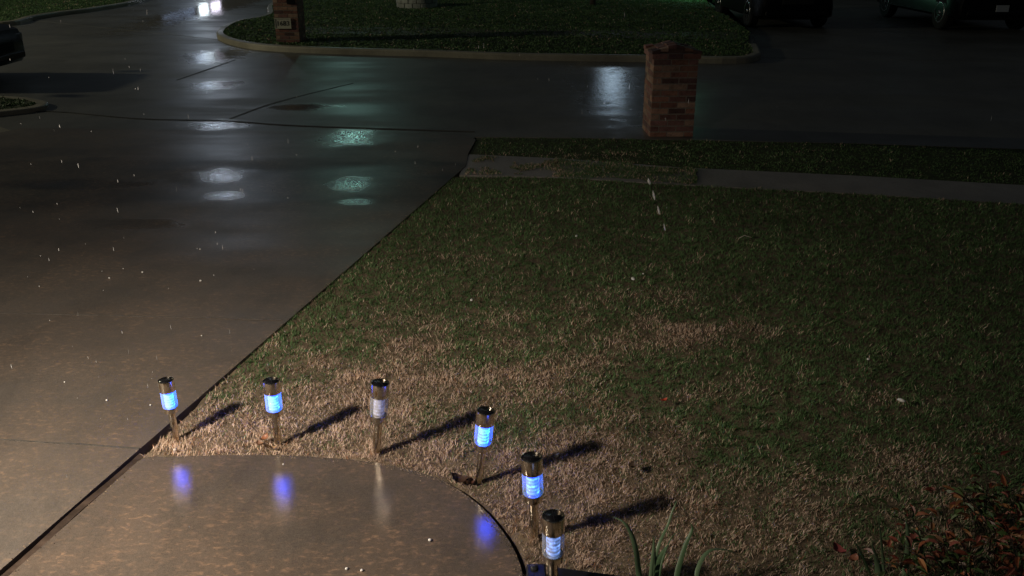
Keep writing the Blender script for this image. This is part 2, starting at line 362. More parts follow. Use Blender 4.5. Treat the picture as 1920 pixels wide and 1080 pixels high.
slab('gutter_seam', smooth_poly([U(330, 150), U(410, 122), U(440, 112)], 5) + smooth_poly([U(442, 112), U(412, 123), U(333, 150)], 5), 0.0005, 0.004, M['tar'])
# walkway slab with a curved nose
wk = smooth_poly([(-1.79, 3.80), U(480, 853), U(610, 858), U(700, 867), U(765, 880), U(820, 897), U(870, 925), U(910, 958), U(945, 1000), U(968, 1040), U(980, 1085), U(978, 1180)], 5)
gap = 0.060
walk_poly = [(xr(-2) + gap, -2), (xr(3.77) + gap, 3.77)] + wk + [(0.0, 1.5), (0.0, -2)]
slab('walkway', walk_poly, 0.0, 0.10, M['walk'])
b = MB()
n = 60
for i in range(n):                                      # warped old joint board lying in the gap
    y0 = -1 + i * (4.85 / n); y1 = y0 + 4.85 / n
    o0 = 0.004 * math.sin(i * 0.9) ; o1 = 0.004 * math.sin((i + 1) * 0.9)
    z0 = -0.012 + 0.004 * math.sin(i * .37); z1 = -0.012 + 0.004 * math.sin((i + 1) * .37)
    l0, r0, l1, r1 = xr(y0) + .012 + o0, xr(y0) + .042 + o0, xr(y1) + .012 + o1, xr(y1) + .042 + o1
    b.add([(l0, y0, z0), (r0, y0, z0 - .006), (r1, y1, z1 - .006), (l1, y1, z1), (l0, y0, -.08), (r0, y0, -.08), (r1, y1, -.08), (l1, y1, -.08)],
          [(0, 1, 2, 3), (0, 3, 7, 4), (1, 5, 6, 2)])
o = b.build('joint_board', M['board']); tag(o, 'weathered dark wooden strip filling the long joint between driveway and walkway', 'board')

# near sidewalk and lawn
sw_up = [U(868, 290), U(1050, 296), U(1280, 313), U(1600, 328), U(1920, 346)]
sw_lo = [U(850, 325), U(1050, 331), U(1280, 345), U(1600, 361), U(1920, 381)]
def ext(a, b_, x): return (x, b_[1] + (b_[1] - a[1]) / (b_[0] - a[0]) * (x - b_[0]))
swR1 = ext(sw_up[-2], sw_up[-1], 30); swR0 = ext(sw_lo[-2], sw_lo[-1], 30)
slab('sidewalk', [(xr(9.35) + .01, 9.25)] + sw_lo[1:] + [swR0, swR1] + sw_up[::-1][:-1] + [(-0.49, 10.17)], -0.006, 0.1, M['sidewalk'])
wkl = [p_ for p_ in wk]
edge_l = [(xr(y) + max(-.018, .030 - max(0, y - 4.3) * .05) + random.uniform(-.016, .012) * (y > 4.4), y) for y in [9.15 - k * .11 for k in range(1, 46)]]
lawn_poly = [(xr(3.815) + .045, 3.815)] + [(x + .018, y + .014) for x, y in wkl[2:]] + [(0.07, 0.5), (14, 0.5), (30, swR0[1])] + [swR0] + sw_lo[::-1][:-1] + [(xr(9.2) - .01, 9.2)] + [e_ for e_ in edge_l if e_[1] > 4.2]
slab('lawn_soil', lawn_poly, -0.018, 0.07, M['thatch'])
verge_poly = [(-0.485, 10.2)] + sw_up[1:] + [swR1, far_R] + near_edge[::-1][:-1] + [(-0.445, 11.05), (-0.43, 10.9)]
slab('verge_soil', verge_poly, -0.012, 0.07, M['farsoil'])

# far side: lawn island between the two far driveways
fk = smooth_poly([U(640, -40), U(520, 5), U(500, 33), U(440, 47), U(412, 62), U(409, 74), U(440, 86), U(500, 95), U(620, 101), U(800, 106), U(960, 112), U(1200, 116), U(1380, 119), U(1422, 112), U(1424, 104), U(1416, 84), U(1412, 64), U(1368, 34), U(1330, 5), U(1310, -40)], 5)
def kerb(name, line, h=1.0):
    b = MB(); prof = [(0, -.05), (0, .085 * h), (.012, .108 * h), (.04, .118 * h), (.15, .118 * h), (.15, -.05)]
    L = len(line); ring = []
    for i, (x, y) in enumerate(line):
        a = Vector(line[max(i - 1, 0)]); c_ = Vector(line[min(i + 1, L - 1)]); t = (c_ - a).normalized(); nrm = Vector((-t.y, t.x))
        ring.append([(x + nrm.x * d, y + nrm.y * d, z) for d, z in prof])
    vs = [v for r_ in ring for v in r_]; k = len(prof)
    fs = [(i * k + j, i * k + j + 1, (i + 1) * k + j + 1, (i + 1) * k + j) for i in range(L - 1) for j in range(k - 1)]
    b.add(vs, fs, smooth=False); o = b.build(name, M['kerb']); o['kind'] = 'structure'; return o
kerb('kerb', fk[:-22])
ins = []
for i, (x, y) in enumerate(fk):
    a = Vector(fk[max(i - 1, 0)]); c_ = Vector(fk[min(i + 1, len(fk) - 1)]); t = (c_ - a).normalized(); ins.append((x - t.y * .148, y + t.x * .148))
far_poly = ins + [(14, 60), (-12, 60)]
slab('far_lawn_soil', far_poly, 0.105, 0.2, M['farsoil'])
# sidewalk band across the far lawn
fs_lo = [U(572, 62, .115), U(800, 66, .115), U(1100, 70, .115), U(1392, 74, .115)]; fs_up = [U(575, 49, .115), U(800, 52, .115), U(1100, 56, .115), U(1385, 60, .115)]
slab('far_sidewalk', fs_lo + fs_up[::-1], 0.112, 0.02, concrete('stained_far_sidewalk', (0.07, 0.06, 0.035), (0.11, 0.09, 0.055), (0.1, 0.1, 0.1), 0.55, 0.7, 0, .004))
# far left lawn corner
fl = smooth_poly([U(-160, 56), U(-40, 52), U(30, 47), U(62, 38), U(110, 30), U(185, 20), U(275, 0), U(330, -40)], 5)
kerb('kerb', fl)
fli = []
for i, (x, y) in enumerate(fl):
    a = Vector(fl[max(i - 1, 0)]); c_ = Vector(fl[min(i + 1, len(fl) - 1)]); t = (c_ - a).normalized(); fli.append((x - t.y * .148, y + t.x * .148))
far_left_poly = fli + [(-20, 55), (-50, 55), (-50, 26)]
slab('far_lawn_soil', far_left_poly, 0.105, 0.2, M['farsoil'])
slab('far_driveway', [U(409, 74), U(440, 47), U(500, 33), U(520, 5), U(640, -40), (-9, 39.9), (-19, 39.9), U(330, -40), U(275, 0), U(185, 20), U(62, 38)], 0.0, 0.1, M['street'])
slab('far_driveway', [U(1425, 108), U(1418, 84), U(1412, 64), U(1368, 34), U(1330, 5), U(1310, -40), (8, 45), (26, 45), (20, 20), (13.5, 17.3)], 0.0, 0.1, M['street'])
# near-left lawn island
nl = smooth_poly([U(-300, 182), U(-120, 185), U(20, 187), U(75, 193), U(91, 199), U(78, 207), U(30, 214), U(-60, 222), U(-300, 232)], 5)
kerb('kerb', nl[::-1], .5)
nli = []
for i, (x, y) in enumerate(nl):
    a = Vector(nl[max(i - 1, 0)]); c_ = Vector(nl[min(i + 1, len(nl) - 1)]); t = (c_ - a).normalized(); nli.append((x + t.y * .148, y - t.x * .148))
near_left_poly = nli
slab('verge_soil', near_left_poly, 0.052, 0.15, M['farsoil'])

# ------------------------------------------------------------------ grass
def pip(x, y, poly):
    ins_ = np.zeros(len(x), bool); n = len(poly); j = n - 1
    for i in range(n):
        xi, yi = poly[i]; xj, yj = poly[j]
        c_ = ((yi > y) != (yj > y)) & (x < (xj - xi) * (y - yi) / (yj - yi + 1e-12) + xi)
        ins_ ^= c_; j = i
    return ins_
_g = {}
def vnoise(x, y, s, seed):
    if seed not in _g: _g[seed] = np.random.default_rng(seed).random((256, 256))
    g = _g[seed]; X = x * s + 1000; Y = y * s + 1000; i = np.floor(X).astype(int); j = np.floor(Y).astype(int); fx = X - i; fy = Y - j
    fx = fx * fx * (3 - 2 * fx); fy = fy * fy * (3 - 2 * fy); A = lambda a, b_: g[a % 256, b_ % 256]
    return (A(i, j) * (1 - fx) + A(i + 1, j) * fx) * (1 - fy) + (A(i, j + 1) * (1 - fx) + A(i + 1, j + 1) * fx) * fy
def fbm(x, y, s, seed): return (vnoise(x, y, s, seed) + .5 * vnoise(x, y, 2.1 * s, seed + 1) + .25 * vnoise(x, y, 4.3 * s, seed + 2)) / 1.75
def cam_keep(x, y, z=0, mx=260, my=180):
    zz = z - CAMZ; de = y * math.cos(PITCH) - zz * math.sin(PITCH); up = y * math.sin(PITCH) + zz * math.cos(PITCH)
    px = 960 + F * x / np.maximum(de, .1); py = 540 - F * up / np.maximum(de, .1)
    return (de > .3) & (px > -mx) & (px < 1920 + mx) & (py < 1080 + my) & (py > -60), px, py
GREEN = np.array([0.064, 0.130, 0.044]); GREEN2 = np.array([0.118, 0.200, 0.084]); TAN = np.array([0.64, 0.505, 0.405]); TAN2 = np.array([0.38, 0.275, 0.205]); RUST = np.array([0.30, 0.15, 0.08])
def grass(name, poly, zbase, dens, hgt, wid, label, tanfun, clump=0.055, bbox=None, keep=None):
    xs = [p_[0] for p_ in poly]; ysl = [p_[1] for p_ in poly]
    bb = bbox or (min(xs), max(xs), min(ysl), max(ysl)); A = (bb[1] - bb[0]) * (bb[3] - bb[2])
    N = int(A * dens(3.0)); N = min(N, 6000000)
    x = rng.uniform(bb[0], bb[1], N); y = rng.uniform(bb[2], bb[3], N)
    d = np.hypot(x, y); k = rng.random(N) < np.vectorize(dens)(d) / dens(3.0) if False else rng.random(N) < dens(d) / dens(3.0)
    x, y = x[k], y[k]; k = pip(x, y, poly); x, y = x[k], y[k]
    k, px, py = cam_keep(x, y); x, y, px, py = x[k], y[k], px[k], py[k]
    if keep is not None: k = keep(x, y, px, py); x, y, px, py = x[k], y[k], px[k], py[k]
    # pull the blades into small tufts
    cx = (vnoise(x, y, 1 / clump, 31) - .5) * clump * 1.1; cy = (vnoise(x, y, 1 / clump, 37) - .5) * clump * 1.1
    x = x + cx; y = y + cy; k = pip(x, y, poly); x, y, px, py = x[k], y[k], px[k], py[k]
    n = len(x); d = np.hypot(x, y)
    tuft = fbm(x, y, 1 / (clump * 1.8), 51)
    tanp = tanfun(x, y, px, py) + (tuft - .5) * .35; istan = rng.random(n) < tanp
    h = hgt(d) * rng.uniform(.45, 1.15, n) * (0.55 + .9 * tuft); wd = wid(d) * rng.uniform(.7, 1.3, n)
    az = rng.uniform(0, 2 * np.pi, n) * .55 + vnoise(x, y, 1 / clump, 61) * 2 * np.pi * 1.2; lean = rng.uniform(.25, 1.25, n)
    lx, ly = np.cos(az) * lean, np.sin(az) * lean; fa = rng.uniform(0, 2 * np.pi, n); wx, wy = np.cos(fa) * wd / 2, np.sin(fa) * wd / 2
    curl = rng.uniform(-.5, .9, n)
    z0 = np.full(n, zbase) - .004
    mx_, my_, mz = x + lx * h * .38, y + ly * h * .38, z0 + h * .62
    tx, ty, tz = x + lx * h * (.75 + .25 * curl) - wy * 6 * curl, y + ly * h * (.75 + .25 * curl) + wx * 6 * curl, z0 + h * (1.0 - .28 * np.abs(curl))
    co = np.empty((n, 5, 3), np.float32)
    co[:, 0] = np.stack([x - wx, y - wy, z0], 1); co[:, 1] = np.stack([x + wx, y + wy, z0], 1)
    co[:, 2] = np.stack([mx_ + wx * .8, my_ + wy * .8, mz], 1); co[:, 3] = np.stack([mx_ - wx * .8, my_ - wy * .8, mz], 1)
    co[:, 4] = np.stack([tx, ty, tz], 1)
    t = rng.random((n, 1)); t2 = rng.random((n, 1))
    g = GREEN * (1 - t) + GREEN2 * t; tn = TAN * t ** .8 + TAN2 * (1 - t ** .8)
    tn = np.where(t2 < .06, RUST, tn); col = np.where(istan[:, None], tn, g) * (0.75 + .5 * tuft[:, None]) * (.70 + .6 * fbm(x, y, 1.3, 111))[:, None]
    cc = np.ones((n, 5, 4), np.float32); cc[:, :, :3] = col[:, None, :]
    me = bpy.data.meshes.new(name); me.vertices.add(n * 5); me.vertices.foreach_set('co', co.ravel())
    base = (np.arange(n) * 5)[:, None]
    loops = np.concatenate([base + np.array([[0, 1, 2, 3]]), base + np.array([[3, 2, 4]])], 1).ravel().astype(np.int32)
    me.loops.add(n * 7); me.loops.foreach_set('vertex_index', loops)
    st = (np.arange(n) * 7)[:, None] + np.array([[0, 4]]); me.polygons.add(n * 2)
    me.polygons.foreach_set('loop_start', st.ravel().astype(np.int32))
    me.materials.append(M['blade']); a = me.color_attributes.new('col', 'FLOAT_COLOR', 'POINT'); a.data.foreach_set('color', cc.ravel())
    me.update(calc_edges=True); me.validate()
    o = bpy.data.objects.new(name, me); C.objects.link(o); tag(o, label, 'grass', kind='stuff')
    print(name, n); return o
BX = np.array([-200, 300, 420, 560, 700, 850, 1000, 1150, 1300, 1450, 1600, 1750, 2300]); BY = np.array([600, 650, 700, 695, 715, 738, 760, 805, 838, 855, 885, 915, 940])
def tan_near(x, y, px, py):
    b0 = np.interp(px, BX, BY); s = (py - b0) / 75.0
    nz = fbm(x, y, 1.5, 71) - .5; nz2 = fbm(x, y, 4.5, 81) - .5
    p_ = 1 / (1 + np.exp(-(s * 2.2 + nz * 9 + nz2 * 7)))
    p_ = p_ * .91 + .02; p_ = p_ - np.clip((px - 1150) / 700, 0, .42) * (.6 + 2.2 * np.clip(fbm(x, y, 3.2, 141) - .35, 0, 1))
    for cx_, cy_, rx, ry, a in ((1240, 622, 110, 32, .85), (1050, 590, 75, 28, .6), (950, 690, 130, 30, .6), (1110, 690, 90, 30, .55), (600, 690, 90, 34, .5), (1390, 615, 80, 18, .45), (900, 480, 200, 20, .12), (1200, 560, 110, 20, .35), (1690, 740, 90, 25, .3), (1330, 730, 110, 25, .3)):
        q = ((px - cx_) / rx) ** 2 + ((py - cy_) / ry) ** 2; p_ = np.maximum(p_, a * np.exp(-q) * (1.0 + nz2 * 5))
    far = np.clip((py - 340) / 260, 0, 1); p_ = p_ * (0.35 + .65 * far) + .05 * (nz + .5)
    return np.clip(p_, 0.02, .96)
grass('lawn_grass', lawn_poly, -.018, lambda d: 20000.0 / (1 + np.maximum(np.asarray(d, float) - 4.0, 0) * .55) + 0 * d, lambda d: .022 + .0013 * np.minimum(d, 12),
      lambda d: .0012 + .00048 * d, 'front lawn, straw brown beside the walkway and green further out', tan_near, bbox=(-2, 7.5, 2.2, 10.2))
grass('verge_grass', verge_poly, -.02, lambda d: 2600.0 + 0 * d, lambda d: .034 + 0 * d, lambda d: .008 + 0 * d, 'dark green grass strip between the sidewalk and the street',
      lambda x, y, px, py: .02 + .2 * (fbm(x, y, 1.2, 91) - .4) + .25 * ((py > 285) & (px < 1200)), bbox=(-.4, 9, 8.2, 11.3), clump=.09)
# grass creeping over the old sidewalk
grass('creeping_grass', [U(890, 292), U(1080, 300), U(1330, 317), U(1330, 346), U(1150, 336), U(1030, 330), U(870, 327)], -.006, lambda d: 9000.0 + 0 * d, lambda d: .030 + 0 * d, lambda d: .007 + 0 * d,
      'sparse grass creeping over the dirty end of the sidewalk', lambda x, y, px, py: .18 + .25 * (px < 1060), clump=.2,
      keep=lambda x, y, px, py: fbm(x, y, 3.0, 131) > np.interp(px, [880, 1000, 1060, 1120, 1230, 1290, 1330], [.50, .44, .32, .15, .22, .45, .75]))
for nm, pl, bb, lb in (('far_grass', far_poly, (-7.5, 7, 17.8, 36), 'lawn across the street around the brick mailbox, behind the curved kerb'),
                       ('far_grass', far_left_poly, (-24, -9, 23, 36), 'far left lawn corner beyond the wet street'),
                       ('verge_grass', near_left_poly, None, 'rounded tip of green verge at the left edge, under the parked black car')):
    grass(nm, pl, .052 if pl is near_left_poly else .105, lambda d: 700.0 + 0 * d, lambda d: .038 + 0 * d, lambda d: .022 + 0 * d, lb, lambda x, y, px, py: .02 + 0 * x, clump=.16, bbox=bb)

# crumbs of soil and broken straw along the slab edges
b = MB(); rr = random.Random(3)
def crumb(x, y, s_, col):
    a = [rr.uniform(.6, 1) * s_ for _ in range(6)]; t = rr.uniform(0, 6)
    vs = [(x + a[k] * math.cos(t + k * 1.047), y + a[k] * math.sin(t + k * 1.047) * .7, .0005) for k in range(6)] + [(x, y, s_ * .8)]
    b.add(vs, [(k, (k + 1) % 6, 6) for k in range(6)], col)
for k in range(900):
    i = rr.randrange(len(wk) - 1); t = rr.random(); x = wk[i][0] * (1 - t) + wk[i + 1][0] * t; y = wk[i][1] * (1 - t) + wk[i + 1][1] * t
    o_ = abs(rr.gauss(0, .012)) * (1 if rr.random() < .85 else 3); nx, ny = (-.1 - x * .0, -1) if x < -.5 else (-.8, -.5)
    crumb(x + nx * o_, y + ny * o_, rr.uniform(.0015, .005), rr.choice(((.03, .022, .015), (.06, .042, .028), (.30, .22, .15), (.02, .015, .01))))
for k in range(420):
    y = rr.uniform(2.2, 8.8); e_ = abs(rr.gauss(0, .014)); right = rr.random() < .5 and y < 3.8
    crumb(xr(y) + (gap + e_ if right else -e_), y, rr.uniform(.0015, .0055), rr.choice(((.03, .022, .015), (.05, .035, .024), (.26, .19, .13))))
tag(b.build('soil_crumbs', M['leafy']), 'crumbs of soil and straw scattered along the slab edges', 'soil', kind='stuff')

# ------------------------------------------------------------------ solar path lights
def copy_tree(o, parent=None):
    c_ = o.copy(); C.objects.link(c_); c_.parent = parent
    for ch in list(o.children): copy_tree(ch, c_)
    return c_
def make_light():
    root = empty('solar_path_light', (0, 0, 0))
    b = MB(); b.lathe([(.0135, -.06), (.0145, 0), (.0175, .06), (.0180, .182)], 28); sm(b.build('stem', M['steel'], root))
    b = MB(); b.lathe([(.0180, .172), (.032, .174), (.0362, .177), (.0366, .203), (.0352, .2065), (.028, .2085)], 40); sm(b.build('collar', M['steel'], root))
    # ribbed diffuser core and clear outer sleeve
    pr = []
    for i in range(15):
        z = .2087 + i * (.0925 / 14); pr.append((.0235 + (.0017 if i % 2 else 0), z))
    b = MB(); b.lathe(pr, 36); core = b.build('diffuser', M['core_cyan'], root)
    pr = []
    for i in range(29):
        z = .2085 + i * (.0945 / 28); pr.append((.0385 + .0006 * math.sin(i * math.pi / 2), z))
    b = MB(); b.lathe(pr, 40, cap=False); tb = b.build('clear_sleeve', M['tube_cyan'], root)
    b = MB(); b.lathe([(.0375, .3015), (.0398, .3025), (.0402, .305), (.0402, .364), (.0392, .3675), (.0360, .3685), (.0355, .3660)], 44); cap = sm(b.build('cap', M['steel'], root))
    b = MB(); b.lathe([(.0352, .3662), (.0352, .3672)], 40)
    b.box((-.0, .0, .3675), (.0012, .058, .0006), col=(1, 1, 1), mi=1); b.box((0, 0, .36755), (.058, .0012, .0006), mi=1)
    b.build('solar_panel', [M['solar'], M['solarline']], cap)
    return root
proto = make_light()
LP = [((331, 824), (311, 712), 'cyan', 'leftmost solar path light, glowing cyan, leaning left beside the driveway joint'),
      ((522, 834), (509, 712), 'cyan', 'second solar path light from the left, glowing cyan above a few curled leaves'),
      ((706, 850), (711, 716), 'faint', 'unlit looking solar path light with pale grey sleeve, third from the left'),
      ((898, 903), (909, 769), 'pale', 'bright blue solar path light beside the dark curled leaf at the walkway curve'),
      ((1003, 1007), (998, 856), 'blue', 'solar path light with a deep blue core, just behind the nearest one'),
      ((1037, 1122), (1038, 966), 'paleblue', 'nearest solar path light, pale blue rings, standing against the black edging')]
for i, (bp, tp, kind, lb) in enumerate(LP):
    o = proto if i == 0 else copy_tree(proto)
    x, y = U(bp[0], bp[1], -.01)
    # height from the photograph, with the lean sideways
    z = .36
    for _ in range(20):
        px, py = proj(x, y, z); z += (py - tp[1]) * .0018
    px, py = proj(x, y, z); ang = math.atan2((tp[0] - px), (bp[1] - tp[1])) 
    sc = (z + .01) / .368
    print('light', i, round(x, 2), round(y, 2), 'h', round(z, 3), 'lean', round(math.degrees(ang), 1))
    o.location = (x, y, -.01); o.rotation_mode = 'ZYX'; o.rotation_euler = (random.uniform(-.02, .02), ang, i * 1.9)
    o.scale = (sc * 1.03, sc * 1.03, sc)
    tag(o, lb, 'solar light', 'solar path lights along the walkway edge')
    mm = {'cyan': ('core_cyan', 'tube_cyan'), 'faint': ('core_faint', 'tube_clear'), 'pale': ('core_cyan', 'tube_blue'), 'blue': ('core_blue', 'tube_blue'), 'paleblue': ('core_pale', 'tube_clear')}[kind]
    for ch in o.children:
        if ch.name.startswith('diffuser') or ch.name.startswith('clear_sleeve'):
            ch.data = ch.data.copy(); ch.data.materials[0] = M[mm[0] if ch.name.startswith('diffuser') else mm[1]]

# ------------------------------------------------------------------ brick mailbox pillars
def brick_body(b, w_, dpt, n, ch, bl, rz0=0, z0=0.0, base_cols=None, proud=0.0):
    """n courses of real bricks round a w_ x dpt pillar"""
    for k in range(n):
        z = z0 + (k + .5) * ch; off = (k % 2) * bl / 2
        for side in range(4):
            L = w_ if side % 2 == 0 else dpt; D = dpt if side % 2 == 0 else w_
            s = -L / 2 - (0 if off else 0); edges = [-L / 2]; t = -L / 2 + (bl / 2 if off else bl)
            while t < L / 2 - bl * .2: edges.append(t); t += bl
            edges.append(L / 2)
            for a, c_ in zip(edges[:-1], edges[1:]):
                g = .0065; a2 = a + (g if a > -L / 2 + .01 else 0); c2 = c_ - (g if c_ < L / 2 - .01 else 0)
                if side % 2: a2 = max(a2, -L / 2 + .012); c2 = min(c2, L / 2 - .012)
                cl = random.choice(base_cols); f = random.uniform(.7, 1.25); cl = tuple(v * f for v in cl)
                m = Matrix.Rotation(side * math.pi / 2, 4, 'Z') @ Matrix.Translation(((a2 + c2) / 2, -D / 2 + .012 - proud - random.uniform(0, .0025), z))
                j = random.uniform(-.0012, .0012)
                b.box((0, 0, 0), (c2 - a2, .03, ch - .014 + j), col=cl, mtx=m)
BC = [(0.30, 0.145, 0.10), (0.25, 0.11, 0.082), (0.34, 0.19, 0.13), (0.13, 0.07, 0.062), (0.20, 0.095, 0.08), (0.38, 0.24, 0.17), (0.26, 0.13, 0.11)]
def pillar(loc, rz, w_, dpt, H, ch, label, gable=True):
    root = empty('brick_mailbox_pillar', (loc[0], loc[1], loc[2]), rz, label=label, cat='brick pillar', group='brick mailbox pillars')
    n = int(round(H / ch))
    b = MB(); b.box((0, 0, n * ch / 2 - .02), (w_ - .002, dpt - .002, n * ch + .04)); b.build('mortar_core', M['mortar'], root)
    b = MB(); brick_body(b, w_, dpt, n, ch, w_ / 2.55, base_cols=BC); o = b.build('brickwork', M['brick'], root, bevel=.0025)
    # projecting cap courses, then a low sloped brick top
    b = MB(); brick_body(b, w_ + .05, dpt + .05, 1, ch, w_ / 2.9, z0=n * ch, base_cols=BC)
    b.box((0, 0, n * ch + ch / 2), (w_ + .04, dpt + .04, ch - .004), col=(.2, .17, .14))
    zt = (n + 1) * ch; a = w_ / 2 + .033; d2 = dpt / 2 + .033; hh = .085
    q_ = a - .03; e_ = d2 - .03
    b.add([(-q_, -e_, zt - .01), (q_, -e_, zt - .01), (q_, e_, zt - .01), (-q_, e_, zt - .01), (0, -e_ * .8, zt + hh - .004), (0, e_ * .8, zt + hh - .004)], [(0, 1, 4), (1, 2, 5, 4), (2, 3, 5), (3, 0, 4, 5), (0, 3, 2, 1)], (.10, .06, .045))
    nb = 5
    for sx in (-1, 1):
        for k in range(3):                                 # stepped sloping bricks up to the ridge
            f0, f1 = k / 3, (k + 1) / 3; x0 = sx * a * (1 - f0); x1 = sx * a * (1 - f1); z0_ = zt + hh * f0; z1_ = zt + hh * f1
            for q in range(4):
                y0 = -d2 * (1 - .25 * f0) + (q) * (2 * d2 * (1 - .25 * f0) / 4) + .004; y1 = y0 + 2 * d2 * (1 - .25 * f0) / 4 - .008
                j1 = random.uniform(.008, .034); j2 = random.uniform(-.006, .006); fq = random.uniform(.5, 1.1); c0 = tuple(v * fq for v in random.choice(BC))
                vs = [(x0, y0, z0_ - .01), (x0, y1, z0_ - .01), (x1, y1, z0_ - .01), (x1, y0, z0_ - .01), (x0, y0, z0_ + j1), (x0, y1, z0_ + j1 + j2), (x1, y1, z1_ + j1 * .6), (x1, y0, z1_ + j1 * .6 + j2)]
                b.add(vs, [(0, 3, 2, 1), (4, 5, 6, 7), (0, 1, 5, 4), (1, 2, 6, 5), (2, 3, 7, 6), (3, 0, 4, 7)], c0)
    b.build('brick_cap', M['brick'], root, bevel=.003)
    return root, n * ch
# near pillar
bx, by = U(1254.5, 259, -.02)
ang = math.atan2(bx, by)
pr_root, hn = pillar((bx + .02, by + .29, -.02), R(2), .535, .54, .95, .0730, 'brick mailbox pillar with a projecting cap at the near edge of the street')
print('pillar top px', proj(bx, by, .97), proj(bx, by + .3, 1.2))
# far pillar, with number plaque and mailbox door
bx, by = U(538, 80, .11)
pl_root, hn = pillar((bx + .03, by + .31, .10), R(-1), .50, .58, 1.34, .0745, 'brick mailbox pillar with a house number plaque, across the street')
def on_far(px, py): return V(px, py, by)
c0 = on_far(531, 44)
inv = Matrix.Translation((-(bx + .03), -(by + .31), -.10))
b = MB(); pc = Vector((c0.x - bx - .03, -.29 - .012, c0.z - .10))
b.box(pc, (.345, .022, .215)); pq = b.build('number_plaque', M['plaque'], pl_root, bevel=.006)
b = MB()
for dx, dz, sx, sz in ((-.166, 0, .014, .215), (.166, 0, .014, .215), (0, .100, .318, .014), (0, -.100, .318, .014)):
    b.box(pc + Vector((dx, -.014, dz)), (sx, .01, sz))
b.build('plaque_border', M['plaque'], pq)
def text_mesh(body, size, loc, mtl, parent, name, extr=.003):
    cu = bpy.data.curves.new(name + '_curve', 'FONT'); cu.body = body; cu.size = size; cu.extrude = extr; cu.align_x = 'CENTER'; cu.align_y = 'CENTER'; cu.space_character = 1.05
    t = bpy.data.objects.new(name + '_tmp', cu); C.objects.link(t); bpy.context.view_layer.update()
    dg = bpy.context.evaluated_depsgraph_get(); me = bpy.data.meshes.new_from_object(t.evaluated_get(dg)); bpy.data.objects.remove(t)
    me.transform(Matrix.Rotation(R(90), 4, 'X')); me.materials.clear(); me.materials.append(mtl)
    o = bpy.data.objects.new(name, me); C.objects.link(o); o.parent = parent; o.location = loc; return o
text_mesh('1683', .135, pc + Vector((0, -.0125, -.002)), M['ink'], pq, 'numerals')
mc = on_far(546, 8); zb = mc.z - .10
b = MB()
arc = [(-.085, 0), (.085, 0), (.085, .13)] + [(.085 * math.cos(t * math.pi / 8), .13 + .085 * math.sin(t * math.pi / 8)) for t in range(1, 8)] + [(-.085, .13)]
cxm = mc.x - bx - .03
n_ = len(arc); b.add([(cxm + x, -.312, zb + z) for x, z in arc] + [(cxm + x, -.27, zb + z) for x, z in arc], [tuple(range(n_)), tuple(range(2 * n_ - 1, n_ - 1, -1))] + [(i, (i + 1) % n_, n_ + (i + 1) % n_, n_ + i) for i in range(n_)])
md = b.build('mailbox_door', M['mailmetal'], pl_root, bevel=.004)
b = MB(); b.box((cxm, -.325, zb + .17), (.03, .022, .012)); b.build('door_pull', M['mailmetal'], md)

